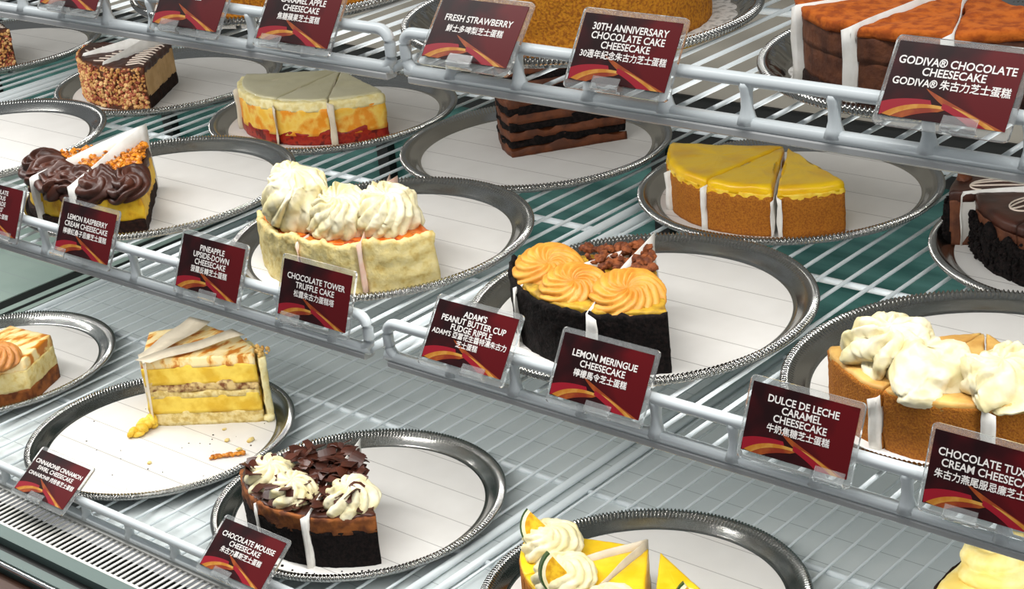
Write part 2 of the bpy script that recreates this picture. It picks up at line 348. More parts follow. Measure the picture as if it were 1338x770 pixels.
shelf('middle white wire shelf section in the left half, under the nut coated slices', -2.185, -1.104, YM, 1.695, ZM, (1.33, 1.645, 1.695), [-1.604, -1.53, -1.447, -1.372, -1.297, -1.223, -1.15, -1.68, -1.755, -1.83], fx1=-1.104, ph=.004)
shelf('middle white wire shelf section at the far left edge', -3.2, -2.205, YM, 1.695, ZM, (1.33, 1.645, 1.695), [])
shelf('bottom white wire shelf section on the right, under the lime wedge cheesecake', -1.103, .02, YB, 1.70, ZB, (1.103, 1.272, 1.66), [-1.03 + .077 * i for i in range(13)], fence=.017, wr=.0016)
shelf('bottom white wire shelf section in the middle, under the chocolate mousse cheesecake', -2.105, -1.127, YB, 1.70, ZB, (1.103, 1.272, 1.66), [-1.6930 + .0772 * i for i in range(8)] + [-1.77, -1.847], fence=.017, wr=.0016, ph=.002)

def strip(label, x0, x1, y, z):
    t = thing('light_strip', label, 'light strip', ((x0 + x1) / 2, y, z), 'light strips under the shelf fronts'); h = (x1 - x0) / 2 - .004
    P = [(-.0044, -.0068), (-.0052, -.008), (-.0052, -.0120), (-.004, -.0132), (.006, -.0132), (.008, -.0118), (.008, -.0068)]; n = len(P)
    b = MB(); b.add([(x, p, q) for x in (-h, h) for p, q in P], [(i, (i + 1) % n, n + (i + 1) % n, n + i) for i in range(n)] + [tuple(range(n)), tuple(range(n, 2 * n))[::-1]])
    b.build('housing', M_hous, t, smooth=False)
    b = MB(); b.box((-h + .004, -.003, -.0138), (h - .004, .005, -.0128)); b.build('diffuser', M_diff, t, smooth=False)
strip('grey light strip under the front bar of the top right shelf', -1.040, .10, YT, ZT)
strip('grey light strip under the front bar of the top left shelf', -2.20, -1.058, YT, ZT)
strip('grey light strip under the front bar of the middle right shelf', -1.082, .02, YM, ZM)
strip('grey light strip under the front bar of the middle left shelf', -2.185, -1.104, YM, ZM)

# ------------------------------------------------------------------ trays and liners
def tray_mesh(flute):
    N = 2000; vs = []; prof = []
    for k in range(10):
        a = rad(-110 + 30 * k); prof.append((.1555 + .0045 * cos(a), .0125 + .0038 * sin(a), 1 if -.4 < sin(a) else .5))
    prof += [(.1495, .0128, 0), (.1470, .0112, 0), (.1405, .0052, .0), (.1385, .0034, 0), (.1375, .0032, 0)]
    under = [(.137, .0006, 0), (.1395, .0016, 0), (.148, .0092, 0)]
    prof = under[::1] + prof
    rows = len(prof)
    for i in range(N):
        t = 2 * pi * i / N
        for j, (r, z, g) in enumerate(prof):
            tw = t + (z - .0125) * 1.4
            rr = r + g * .0007 * cos(250 * tw)
            if flute and .139 < r < .15 and j > 8: z += .0012 * sin(36 * t)
            vs.append((rr * cos(t), rr * sin(t), z + (g * .0010 * cos(250 * tw))))
    # under[0] is the bottom disc edge; order: bottom edge, flange underside, rope, flange, well
    fs = [(i * rows + j, ((i + 1) % N) * rows + j, ((i + 1) % N) * rows + j + 1, i * rows + j + 1) for i in range(N) for j in range(rows - 1)]
    n0 = len(vs); vs += [(0, 0, .0006), (0, 0, .0032)]
    fs += [(i * rows, ((i + 1) % N) * rows, n0) for i in range(N)] + [(i * rows + rows - 1, ((i + 1) % N) * rows + rows - 1, n0 + 1) for i in range(N)]
    m = MB(); m.add(vs, fs); return m
TM = tray_mesh(False).data('serving_tray', M_silver); TMF = tray_mesh(True).data('serving_tray_fluted', M_silver)
def disc(r, th, n=120):
    m = MB(); vs = [(r * cos(2 * pi * i / n), r * sin(2 * pi * i / n), z) for z in (0, th) for i in range(n)]
    m.add(vs, [(i, (i + 1) % n, n + (i + 1) % n, n + i) for i in range(n)] + [tuple(range(n))[::-1], tuple(range(n, 2 * n))]); return m
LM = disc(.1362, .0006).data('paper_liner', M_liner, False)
def doily_mesh():
    m = MB(); n = 360; vs = []
    for z in (0, .0006):
        for i in range(n):
            t = 2 * pi * i / n; r = .134 + .003 * abs(sin(15 * t)); vs.append((r * cos(t), r * sin(t), z))
    m.add(vs, [(i, (i + 1) % n, n + (i + 1) % n, n + i) for i in range(n)] + [tuple(range(n))[::-1], tuple(range(n, 2 * n))]); return m
DM = doily_mesh().data('lace_doily', M_doily, False)
LV = {'t': ZT, 'm': ZM, 'b': ZB}
FL = .0039
def tray(lv, x, y, lab, lab2, rz=0, fancy=False):
    o = bpy.data.objects.new('serving_tray', TMF if fancy else TM); COL.objects.link(o); o.location = (x, y, LV[lv]); o.rotation_euler = (0, 0, rz)
    tag(o, lab, 'tray', 'round silver trays')
    if lab2:
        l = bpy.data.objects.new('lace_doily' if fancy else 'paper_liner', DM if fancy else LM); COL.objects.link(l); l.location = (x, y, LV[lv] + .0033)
        tag(l, lab2, 'doily' if fancy else 'liner', 'lace doilies on the top trays' if fancy else 'round white paper liners')
for a in (
 ('m', -2.417, 1.481, 'round silver tray at far left of middle shelf under a cut off nut coated slice', 'white paper liner at far left of middle shelf beside a cut off nut slice'),
 ('m', -1.988, 1.475, 'round silver tray holding the chocolate cheesecake coated in chopped nuts', 'white paper liner under the chocolate cheesecake coated in chopped nuts'),
 ('m', -1.644, 1.466, 'round silver tray holding the yellow cheesecake with red fruit base', 'white paper liner under the yellow cheesecake with red fruit base'),
 ('m', -1.317, 1.482, 'round silver tray holding the striped dark chocolate layer cake wedge', 'white paper liner under the striped dark chocolate layer cake wedge'),
 ('m', -.972, 1.489, 'round silver tray holding the yellow glazed crumb crust cheesecake', 'white paper liner under the yellow glazed crumb crust cheesecake'),
 ('m', -.627, 1.489, 'round silver tray at right edge holding the black crumb chocolate cake', 'white paper liner under the black crumb chocolate cake at right edge'),
 ('m', -1.987, 1.171, 'round silver tray with no cake in view, left edge of middle shelf front row', 'bare white paper liner at left edge of middle shelf front row'),
 ('m', -1.620, 1.168, 'round silver tray under the chocolate frosted yellow cake with caramel nuts', 'white paper liner under the chocolate frosted yellow cake with caramel nuts'),
 ('m', -1.265, 1.176, 'round silver tray under the pale cake with tall white cream swirls', 'white paper liner under the pale cake with tall white cream swirls'),
 ('m', -.919, 1.165, 'round silver tray under the black cake with peanut coloured rosettes', 'white paper liner under the black cake with peanut coloured rosettes'),
 ('m', -.592, 1.183, 'round silver tray under the golden crust cake with white cream, right edge', 'white paper liner under the golden crust cake with white cream, right edge'),
 ('b', -1.972, 1.103, 'round silver tray at left edge of bottom shelf under a tan rosette slice', 'white paper liner at left edge of bottom shelf under a tan rosette slice'),
 ('b', -1.607, 1.092, 'round silver tray with cake crumbs under the caramel swirl layer slice', 'white paper liner with scattered crumbs under the caramel swirl layer slice'),
 ('b', -1.281, 1.103, 'round silver tray under the chocolate shaving topped cheesecake', 'white paper liner under the chocolate shaving topped cheesecake'),
 ('b', -.909, 1.119, 'round silver tray at bottom edge under the lime topped yellow cheesecake', 'white paper liner at bottom edge under the lime topped yellow cheesecake'),
): tray(*a, rz=R.random())
tray('b', -.493, 1.160, 'round silver tray at bottom right corner under the cream topped brown cake', 'white paper liner at bottom right corner under the cream topped brown cake')
tray('t', -.982, 1.182, 'fluted silver tray on top shelf under the whole orange crumb cake', 'lace paper doily under the whole orange crumb cake', fancy=True)
tray('t', -.611, 1.190, 'fluted silver tray on top shelf under the cocoa dusted chocolate cake', 'lace paper doily under the cocoa dusted chocolate cake', fancy=True)
tray('t', -1.348, 1.169, 'fluted silver tray on top shelf under the caramel apple cake', 'lace paper doily under the caramel apple cake', fancy=True)
tray('t', -1.715, 1.175, 'fluted silver tray at top left edge of the top shelf', None, fancy=True)

# ------------------------------------------------------------------ cakes
class Slice:
    """one wedge; everything is given relative to the cake's centre c on floor z"""
    def __init__(s, name, label, group, c, z, Rr, a0, a1, cat='cake slice', gap=.0008):
        s.c, s.R, s.a0, s.a1 = V(c), Rr, a0, a1; am = rad((a0 + a1) / 2); s.am = am
        s.off = V((.6 * Rr * cos(am), .6 * Rr * sin(am), 0)); hw = rad(min(170, a1 - a0)) / 2
        s.shift = V((cos(am), sin(am))) * (gap / max(.15, sin(hw)))
        s.o = thing(name, label, cat, (c[0] + s.off.x, c[1] + s.off.y, z), group); s.k = R.randint(0, 999)
    def part(s, name, mb, m, parent=None, smooth=True, stuff=False):
        mb.v = [tuple(V(v) - s.off) for v in mb.v]; o = mb.build(name, m, parent or s.o, smooth=smooth)
        if stuff: o['kind'] = 'stuff'
        return o
    def poly(s, Rr=None, r0=0):
        p = arc(Rr or s.R, s.a0, s.a1); p = ([(0, 0)] if r0 == 0 else [(r0 * cos(rad(s.a1)), r0 * sin(rad(s.a1))), (r0 * cos(rad(s.a0)), r0 * sin(rad(s.a0)))][::-1][:]) + p if r0 == 0 else p + arc(r0, s.a1, s.a0)
        Rr = Rr or s.R; k = 1 - s.shift.length / Rr
        return [(x * k + s.shift.x, y * k + s.shift.y) for x, y in p]
    def layer(s, name, z0, z1, m, Rr=None, amp=.0007, freq=70, **kw):
        s.k += 3; return s.part(name, slab(MB(), s.poly(Rr), z0, z1, amp, freq, s.k, **kw), m)
    def crust(s, name, t, z0, z1, m, lip=None, amp=.0008, grow=0):
        s.k += 3; d = degrees(.0009 / s.R); return s.part(name, band(MB(), s.R - t, s.R + grow, s.a0 + d, s.a1 - d, z0, z1, amp, 90, s.k, lip), m)
    def at(s, a, r, z): return (r * cos(rad(a)), r * sin(rad(a)), z)
def divider(label, c, z, a, Rr, h, h_in, r0=.01, flap=.007, side=1, out=.003, group='paper dividers between cake slices', film=False, low=0, m=None):
    """waxed paper between two slices: sticks out at the rim with a curled flap and above the top towards the middle"""
    n = 12; ca = V((cos(rad(a)), sin(rad(a)))); cn = V((-ca.y, ca.x)); path = []; h1 = []
    for i in range(n + 1):
        r = r0 + (Rr + out - r0) * i / n; path.append(ca * r + cn * (.0002 * sin(i))); h1.append(h_in + (h - h_in) * (i / n) ** 1.3)
    for k in range(1, 4):
        path.append(ca * (Rr + out + .0012 * k * .6) + cn * (side * flap * k / 3)); h1.append(h * (1 - .02 * k))
    h0 = [low] * len(path); mb = sheet(MB(), path, h0, h1); off = ca * Rr * .6
    mb.v = [(x - off.x, y - off.y, zz) for x, y, zz in mb.v]
    o = mb.build('paper_divider', m or (M_film if film else M_paper), loc=(c[0] + off.x, c[1] + off.y, z)); tag(o, label, 'cake paper', group); return o
zM, zB, zT = ZM + FL, ZB + FL, ZT + FL

# --- yellow glazed cheesecake (three slices)
c = (-.976, 1.490); G = 'yellow glazed cheesecake slices'
for a0, a1, dx, lab in ((200, 263, 0, 'yellow glazed crumb crust cheesecake slice, left of three on its tray'), (263, 297, 0, 'yellow glazed crumb crust cheesecake slice, middle of three on its tray'), (297.6, 329.5, .004, 'yellow glazed crumb crust cheesecake slice set slightly apart at right')):
    s = Slice('cheesecake_slice', lab, G, (c[0] + dx, c[1] - dx * .5), zM, .125, a0, a1)
    s.layer('filling', 0, .047, C_lemon, Rr=.1215, rnd=.001)
    s.crust('crust', .0045, 0, .041, C_crumb, lip=lambda a: .0015 * sin(a * .9))
    s.layer('glaze', .0435, .0535, C_glaze, Rr=.124, amp=.0012, rnd=.004, drip=.08, topamp=.0007)
    s.crust('glaze_edge', .004, .039, .0455, C_glazedge, amp=.0016, grow=-.0006)
divider('waxed paper strip at the left corner of the yellow glazed cheesecake', c, zM, 231, .125, .044, .052, r0=.05, side=-1, flap=.004)
divider('waxed paper strip between left and middle yellow glazed slices', c, zM, 263, .125, .047, .052, r0=.06, side=-1, flap=.004, out=.002)
divider('waxed paper strip left of the gap in the yellow glazed cheesecake', c, zM, 297.2, .125, .041, .051, r0=.04, side=-1, flap=.003)
divider('waxed paper strip on the slice right of the gap, yellow glazed cheesecake', (c[0] + .0015, c[1]), zM, 298.2, .125, .044, .05, r0=.06, side=1, flap=.005)

# --- yellow cheesecake with red fruit base
c = (-1.647, 1.492); G = 'yellow fruit base cheesecake slices'
for a0, a1, lab in ((212, 277, 'yellow cheesecake slice with red base, left of three under milky glaze'), (277, 308.3, 'yellow cheesecake slice with red base, middle of three under milky glaze'), (308.3, 339, 'yellow cheesecake slice with red base, right end of three under milky glaze')):
    s = Slice('cheesecake_slice', lab, G, c, zM, .135, a0, a1)
    bump = lambda x, y: .012 * noise.noise(V((x * 40, y * 40, 2.2)))
    s.layer('fruit_base', 0, .017, C_berry, amp=.0012, freq=60, dz=bump)
    s.layer('cheese_filling', .012, .046, C_apricot, amp=.0012, keepbot=False)
    s.layer('pale_frosting', .043, .055, C_palefrost, amp=.0018, freq=90, rnd=.003, keepbot=False)
    s.layer('milky_glaze', .053, .0575, C_topglaze, Rr=.128, amp=.0007, rnd=.002)
divider('clear waxed strip down the left end of the red base cheesecake', c, zM, 236, .135, .054, .058, r0=.08, flap=.004, film=True, side=-1)
divider('clear waxed strip between left and middle red base slices', c, zM, 277.3, .135, .05, .058, r0=.08, flap=.004, film=True)
divider('wide clear waxed strip between middle and right red base slices', c, zM, 308.3, .135, .055, .058, r0=.05, flap=.008, film=True)

# --- chocolate cheesecakes coated in chopped nuts
def nutcake(c, spans, Rr, dirs):
    for a0, a1, lab in spans:
        s = Slice('nut_coated_slice', lab, 'nut coated chocolate slices', c, zM, Rr, a0, a1)
        s.layer('chocolate_base', 0, .020, C_choc, amp=.001, dz=lambda x, y: .004 * noise.noise(V((x * 50, y * 50, 0))))
        s.layer('tan_filling', .017, .052, C_tanfill, amp=.0006, keepbot=False)
        s.layer('chocolate_top', .050, .060, C_fudge, amp=.0016, freq=110, rnd=.003, keepbot=False)
        co = s.crust('chocolate_coat', .004, 0, .058, C_frost, amp=.0018, grow=.001)
        for nm, m, cnt in (('chopped_nuts', C_nut, 400), ('red_nut_bits', C_nutred, 230)):
            b = MB(); rg = random.Random(len(lab) + cnt + int(a0))
            for _ in range(int(cnt * (a1 - a0) / 45)):
                a = rg.uniform(a0 + 1, a1 - 1); z = .004 + .054 * rg.random() ** 1.15
                lump(b, s.at(a, Rr + .0024, z), rg.uniform(.0014, .0034), 1, rg=rg)
            s.part(nm, b, m, co, stuff=True, smooth=False)
        b = MB()
        for k in range(9):
            r = Rr - .012 - k * .011; b.tube([s.at(a1 - 2.0 - .5 * k, r, .060), s.at(a1 - 6 - 1.2 * k, r - .003, .0615), s.at(a1 - 14 - 2.5 * k, r + .003, .0605)][:3], .0011, 6)
        s.part('icing_lines', b, C_icing)
nutcake((-1.986, 1.490), ((205, 240, 'nut coated chocolate cheesecake slice, leftmost of three, partly hidden'), (240, 272.7, 'nut coated chocolate cheesecake slice, middle of three with paper above'), (272.7, 304, 'nut coated chocolate cheesecake slice, right end with tan cut face')), .13, 0)
divider('grey waxed paper standing between left and middle nut coated slices', (-1.986, 1.490), zM, 240, .13, .064, .078, r0=.003, out=-.006, flap=.001)
divider('grey waxed paper standing between middle and right nut coated slices', (-1.986, 1.490), zM, 272.7, .13, .064, .080, r0=.003, out=-.006, flap=.001)
nutcake((-2.417, 1.481), ((250, 338, 'nut coated chocolate slice cut off by the left photo edge'),), .125, 0)

# --- dark layered wedge on the back row
ap = (-1.243, 1.561); s = Slice('chocolate_layer_cake', 'dark chocolate layer cake wedge striped with black sponge behind the top rail', None, ap, zM, .145, 197, 236)
s.poly = lambda Rr=None, r0=0: [(0, 0), (-.160, -.046), (-.140, -.070), (-.112, -.096), (-.081, -.114)]
z = 0; H = [('frosting', .011, C_frost), ('sponge', .0085, C_black)] * 4 + [('frosting', .011, C_frost), ('sponge', .008, C_black), ('frosting', .006, C_frost)]
for i, (nm, h, m) in enumerate(H):
    s.layer(nm, z, z + h, m, amp=.0026 if nm == 'sponge' else .0014, freq=75, rnd=.001, rings=4, dz=(lambda x, y, i=i: .008 * noise.noise(V((x * 42, y * 42, i * 3.)))) if i < 8 else None, keepbot=(i == 0)); z += h

# --- black crumb chocolate cake at the right edge
c0 = (-.622, 1.515); G = 'black crumb chocolate slices'
for a0, a1, c, lab in ((184, 209, (-.642, 1.502), 'black crumb chocolate cake slice at left, behind the tall waxed paper'), (210, 250, c0, 'black crumb chocolate cake slice with ganache top, right of the waxed paper'), (250, 292, c0, 'black crumb chocolate cake slice cut off by the right photo edge')):
    s = Slice('chocolate_cake_slice', lab, G, c, zM, .138, a0, a1)
    s.layer('cake_body', 0, .046, C_mousse, Rr=.1335, amp=.0012)
    s.layer('ganache_top', .044, .055, C_fudge, Rr=.134, amp=.0008, rnd=.004, keepbot=False)
    cr = s.crust('crumb_coat', .006, 0, .036, C_black, lip=lambda a: .012 * noise.noise(V((a * .16, 3, 0))), amp=.003)
    b = MB(); rg = random.Random(int(a0))
    for _ in range(int((a1 - a0) * 5)): lump(b, s.at(rg.uniform(a0, a1), .1385 + rg.uniform(-.001, .001), rg.uniform(0.002, .040)), rg.uniform(.001, .0028), 1, rg=rg)
    s.part('loose_crumb', b, C_black, cr, smooth=False, stuff=True)
    if a0 < 200: b = MB(); lump(b, s.at(a0 + 8, .124, .056), .010, 3, .9, .5, rg); s.part('frosting_ridge', b, C_frost)
    b = MB(); pts = [s.at((a0 + a1) / 2 + 12 * sin(t * 1.3) * (.3 + t / 9), .06 + .055 * abs(sin(t * .9)), .0558) for t in [i * .18 for i in range(34)]]
    b.tube(pts, .0009, 6); s.part('icing_drizzle', b, C_icing)
divider('tall waxed paper folded over the black crumb chocolate cake', c0, zM, 209.6, .142, .055, .063, r0=.02, flap=.002, out=.003)

# --- chocolate frosted yellow cake with caramel brickle
c = (-1.636, 1.178); G = 'chocolate frosted yellow cake slices'
for a0, a1, lab in ((228, 261.4, 'chocolate frosted yellow cake slice, left of three, half behind papers'), (261.4, 287.5, 'chocolate frosted yellow cake slice between two standing papers'), (287.5, 317, 'chocolate frosted yellow cake slice, right end showing its cut face')):
    s = Slice('frosted_cake_slice', lab, G, c, zM, .148, a0, a1)
    s.layer('chocolate_base', 0, .016, C_choc, amp=.0012)
    s.layer('yellow_filling', .014, .043, C_lemon, Rr=.144, amp=.0018, freq=90, keepbot=False)
    s.layer('chocolate_layer', .040, .053, C_fudge, Rr=.143, amp=.0022, freq=70, rnd=.004, keepbot=False)
    am = (a0 + a1) / 2
    for k, da in enumerate((-.24, .26)):
        b = swirl(MB(), s.at(am + da * (a1 - a0), .124, .045), .027, .020, n=5, twist=3.0, amp=.34, seed=k + a0, wob=.34, lean=25, fine=.015); s.part('frosting_swirl', b, C_fudge)
    b = MB(); rg = random.Random(int(a0) + 4)
    for _ in range(170):
        a = rg.uniform(a0 + 2, a1 - 2); r = .012 + .086 * rg.random() ** .6; lump(b, s.at(a, r, .055 + rg.random() * .008), rg.uniform(.002, .0048), 1, .7, rg=rg)
    s.part('caramel_brickle', b, C_brickle, smooth=False, stuff=True)
divider('white paper between left and middle chocolate frosted slices', c, zM, 261.4, .146, .062, .078, r0=.004, flap=.005, side=-1)
divider('white paper between middle and right chocolate frosted slices', c, zM, 287.5, .146, .062, .079, r0=.0, flap=.006, side=-1)

# --- pale cake with tall white cream swirls
c = (-1.257, 1.188); G = 'cream swirl pale cake slices'
for i, (a0, a1, lab) in enumerate(((226, 273.3, 'pale cake slice with the tallest white cream swirl, left of three'), (273.3, 303.2, 'pale cake slice with cream swirl, between two paper strips'), (303.2, 333.5, 'pale cake slice with cream swirl, right end with orange jam corner'))):
    s = Slice('cream_cake_slice', lab, G, c, zM, .136, a0, a1)
    s.layer('sponge', 0, .046, C_sponge, Rr=.132, amp=.0012)
    s.layer('orange_jam', .044, .052, C_jam, Rr=.130, amp=.0016, rnd=.002, keepbot=False)
    s.crust('pale_frosting', .006, 0, .053, C_ivory, lip=lambda a: .007 * noise.noise(V((a * .08, 0, 0))) + .003 * noise.noise(V((a * .4, 5, 0))), amp=.0024, grow=.001)
    a, r, rr, h = ((251, .098, .036, .062), (285, .094, .032, .040), (315, .091, .034, .041))[i]
    s.part('cream_swirl', swirl(MB(), s.at(a, r, .050), rr, h, n=13, twist=3.4, amp=.22, seed=i + 2, peak=.68, wob=.34, lean=14, fine=.045), C_cream)
divider('pink tinted paper behind the middle cream swirl of the pale cake', c, zM, 273.3, .136, .052, .066, r0=-.016, flap=.002, side=1, m=M_pink)
divider('pink tinted paper by the right cream swirl of the pale cake', c, zM, 303.2, .136, .058, .068, r0=-.016, flap=.004, side=-1, m=M_pink)

# --- black cake with peanut rosettes
c = (-.911, 1.176); G = 'peanut rosette black cake slices'
for i, (a0, a1, lab) in enumerate(((207, 239, 'black crumb slice with peanut rosette, left of three'), (239, 281.5, 'black crumb slice with peanut rosette, middle of three'), (281.5, 312.6, 'black crumb slice with peanut rosette, right end of three'))):
    s = Slice('rosette_cake_slice', lab, G, c, zM, .13, a0, a1)
    s.layer('dark_cake', 0, .050, C_black, Rr=.126, amp=.001)
    s.layer('peanut_layer', .047, .056, C_mustard, Rr=.124, amp=.002, freq=90, keepbot=False)
    s.crust('black_crust', .005, 0, .054, C_black, amp=.0016, lip=lambda a: .003 * noise.noise(V((a * .3, 0, 0))))
    a, r, rr = ((231, .095, .033), (261, .095, .031), (294, .093, .033))[i]
    s.part('cream_rosette', swirl(MB(), s.at(a, r, .0525), rr, .019, n=13, twist=4.6, amp=.17, seed=i + 20, peak=.9, wob=.1, hollow=.18, lean=20, fine=.012), C_peanut)
    b = MB(); rg = random.Random(i)
    for _ in range(46): lump(b, s.at(rg.uniform(a0 + 2, a1 - 2), .008 + .055 * rg.random(), .058 + rg.random() * .010), rg.uniform(.003, .0062), 1, .8, rg=rg)
    s.part('streusel', b, C_streusel, smooth=False, stuff=True)
divider('curved white paper strip between left and middle black rosette slices', c, zM, 239, .13, .054, .066, r0=.02, flap=.008, side=1)
divider('white paper strip between middle and right black rosette slices', c, zM, 281.5, .13, .057, .074, r0=-.008, flap=.011, side=1)

# --- golden crust cake with white cream at the right edge
c = (-.586, 1.178); G = 'golden crust cream cake slices'
for i, (a0, a1, lab) in enumerate(((221, 260, 'golden crust cheesecake slice with ruffled white cream, left end'), (260, 295.6, 'golden crust cheesecake slice with smeared white cream between papers'), (295.6, 330, 'golden crust cheesecake slice cut off by the right photo edge'))):
    s = Slice('cream_cheesecake_slice', lab, G, c, zM, .125, a0, a1)
    s.layer('filling', 0, .047, C_ivory, Rr=.122, amp=.0008)
    s.crust('crust', .0045, 0, .049, C_crumb, amp=.001)
    s.layer('caramel_top', .045, .0525, C_dulce, Rr=.1245, amp=.0015, rnd=.003, keepbot=False)
    a, r, rr, h, hol = ((240, .086, .036, .034, 0), (273, .092, .037, .026, 0), (304, .09, .035, .026, .2))[i]
    s.part('whipped_cream', swirl(MB(), s.at(a, r, .049), rr, h, n=(9, 5, 10)[i], twist=(2.2, .8, 2.4)[i], amp=(.34, .16, .26)[i], seed=i + 40, peak=.65, wob=.34, lean=(12, 20, 8)[i], fine=.04), C_cream)
divider('twisted white paper strip at left of the golden crust cream cake', c, zM, 259.5, .125, .046, .05, r0=.06, flap=.008, side=-1, out=.004)
divider('straight white paper strip in the golden crust cream cake', c, zM, 295.6, .125, .05, .054, r0=.06, flap=.010, side=1)

# --- tan rosette slice, left edge of bottom shelf
s = Slice('rosette_cheesecake', 'layered yellow slice with tan rosette cut off by the left photo edge', None, (-1.972, 1.103), zB, .142, 285, 345)
P = [(.138, -.036), (.105, .03), (.03, .02), (.03, -.07), (.085, -.115)]
for nm, z0, z1, m in (('brown_base', 0, .020, C_brown), ('pale_filling', .017, .045, C_ivory), ('custard_top', .043, .060, C_caramelstripe)):
    s.part(nm, slab(MB(), [(x - .9 * (z0 * .06), y) for x, y in P][::-1], z0, z1, .001, 70, z1 * 99, keepbot=z0 == 0), m)
s.part('cream_rosette', swirl(MB(), (.110, -.052, .056), .028, .024, n=10, twist=3.2, amp=.2, seed=70, peak=.85, lean=12), C_tan)

# --- cinnamon swirl layer slices
A = V((-1.643, 1.106)); G = 'caramel swirl layer slices'
fr = [(0, 0), (.1175, .083), (.100, .100), (.060, .112)]; bk = [(-.0005, .003), (.056, .114), (-.017, .113), (-.058, .060)]
for poly, lab in ((fr, 'tall caramel swirl layer slice in front, yellow layers facing out'), (bk, 'tall caramel swirl layer slice behind the front one, under folded papers')):
    o = thing('layer_cake_slice', lab, 'cake slice', (A.x, A.y, zB), G); sd = len(lab)
    P = [(x * .97, y * .97) for x, y in poly]
    for nm, z0, z1, m, am in (('bottom_sponge', 0, .017, C_sponge, .0026), ('lower_custard', .016, .038, C_custard, .0020), ('sponge', .036, .046, C_sponge, .0016), ('cinnamon_sponge', .045, .056, C_swirlcake, .0028), ('upper_custard', .054, .078, C_custard, .0018), ('caramel_top', .076, .0895, C_caramelstripe, .0012)):
        wav = (lambda x, y, q=z1: .006 * noise.noise(V((x * 30, y * 30, q * 90)))) if z1 < .08 else None
        slab(b := MB(), P, z0, z1, am, 70, sd + z1 * 100, dz=wav, keepbot=z0 == 0); b.build(nm, m, o)
    if poly is fr:
        edge = [(.1175, .083), (.121, .091), (.104, .104), (.062, .117), (.058, .111), (.098, .098)]
        slab(b := MB(), edge, 0, .083, .002, 60, 8, step=.003); b.build('frosting_coat', C_palefrost, o)
        b = MB()
        for k in range(26): lump(b, (.004 + R.uniform(-.006, .005), .004 - .036 * k / 26 + R.uniform(-.003, .003), .004 + .010 * R.random() * (1 - k / 40)), R.uniform(.005, .009), 2, .75)
        b.build('fallen_filling', C_custard, o)['kind'] = 'stuff'
        b = MB(); lump(b, (.117, .086, .005), .007, 2, .8); b.build('frosting_foot', C_palefrost, o)
        b = MB()
        for k in range(26): lump(b, (.118 - .05 * R.random() ** 2, .088 + .02 * R.random(), .084 + .005 * R.random()), R.uniform(.002, .004), 1)
        b.build('crumb_border', C_dulce, o, smooth=False)['kind'] = 'stuff'
def folded(label, pts, apex, h0, h1, film):
    b = MB(); sheet(b, [V(p) for p in pts], h0, h1); o = b.build('paper_divider', M_film if film else M_paper, loc=(A.x, A.y, zB)); tag(o, label, 'cake paper', 'paper dividers between cake slices')
def flatpaper(label, quad, zs, m):
    """a strip of waxed paper lying over the cake and hanging down its left end"""
    b = MB(); (a0, a1), (b0, b1) = quad; vs = []; n = 14
    for s_ in (0, .0005):
        for i in range(n + 1):
            t = i / n
            for p, q in ((a0, b0), (a1, b1)):
                w = V(p).lerp(V(q), t); w.z += s_ + .0012 * sin(t * 9 + p[0] * 300); vs.append(w)
    N = 2 * (n + 1); fs = []
    for i in range(n):
        a = 2 * i; fs += [(a, a + 2, a + 3, a + 1), (N + a, N + a + 1, N + a + 3, N + a + 2), (a, N + a, N + a + 2, a + 2), (a + 1, a + 3, N + a + 3, N + a + 1)]
    fs += [(0, 1, N + 1, N), (N - 2, 2 * N - 2, 2 * N - 1, N - 1)]
    b.add(vs, fs); o = b.build('paper_divider', m, loc=(A.x, A.y, zB)); tag(o, label, 'cake paper', 'paper dividers between cake slices'); return b
flatpaper('waxed paper lying over the back caramel swirl slice', (((.014, -.006, .0905), (-.010, .006, .0905)), ((.010, .104, .099), (-.022, .098, .102))), 0, M_film)
flatpaper('waxed paper lying over the front caramel swirl slice', (((.022, -.002, .0905), (-.004, -.004, .0905)), ((.078, .100, .099), (.058, .098, .102))), 0, M_film)
flatpaper('waxed paper hanging down the left end of the caramel swirl slices', (((.016, -.0035, .0905), (-.012, .007, .0905)), ((.012, -.004, .012), (-.006, .003, .012))), 0, M_film)
CR = [(-1.499, 1.103, .011, 'long bent cake crumb on the caramel swirl tray'), (-1.500, 1.121, .004, 'round cake crumb right of the long bent crumb'), (-1.530, 1.128, .0045, 'flat cake crumb behind the long bent crumb'), (-1.505, 1.143, .005, 'cake crumb near the right liner edge below the swirl slice'), (-1.568, 1.042, .003, 'single cake crumb at the front of the caramel swirl tray'), (-1.556, 1.146, .003, 'small cake crumb right under the caramel swirl slice')]
for x, y, r, lab in CR:
    b = MB()
    if r > .01:
        for k in range(9): lump(b, (-.012 + .003 * k, -.014 + .0033 * k, .003), .0042, 2, .7)
    else: lump(b, (0, 0, r * .4), r, 2, .6)
    tag(b.build('cake_crumb', C_sponge if r < .01 else C_brickle, loc=(x, y, zB)), lab, 'crumb', 'cake crumbs on the caramel swirl tray')
def specks(name, label, cx, cy, z, rr, n, m, size=(.0006, .0013), a=(0, 360)):
    b = MB(); rg = random.Random(n)
    for _ in range(n):
        t = rad(rg.uniform(*a)); r = rr[0] + (rr[1] - rr[0]) * rg.random() ** .7; lump(b, (r * cos(t), r * sin(t), .0004), rg.uniform(*size), 1, .7, rg=rg)
    o = b.build(name, m, loc=(cx, cy, z), smooth=False); tag(o, label, 'crumbs'); o['kind'] = 'stuff'
specks('fine_crumbs', 'fine dark specks scattered over the caramel swirl tray liner', -1.607, 1.092, zB, (.03, .125), 26, C_choc)
specks('fine_crumbs', 'black crumbs in front of the black crumb chocolate cake', -.627, 1.489, zM, (.138, .1355), 1, C_black)
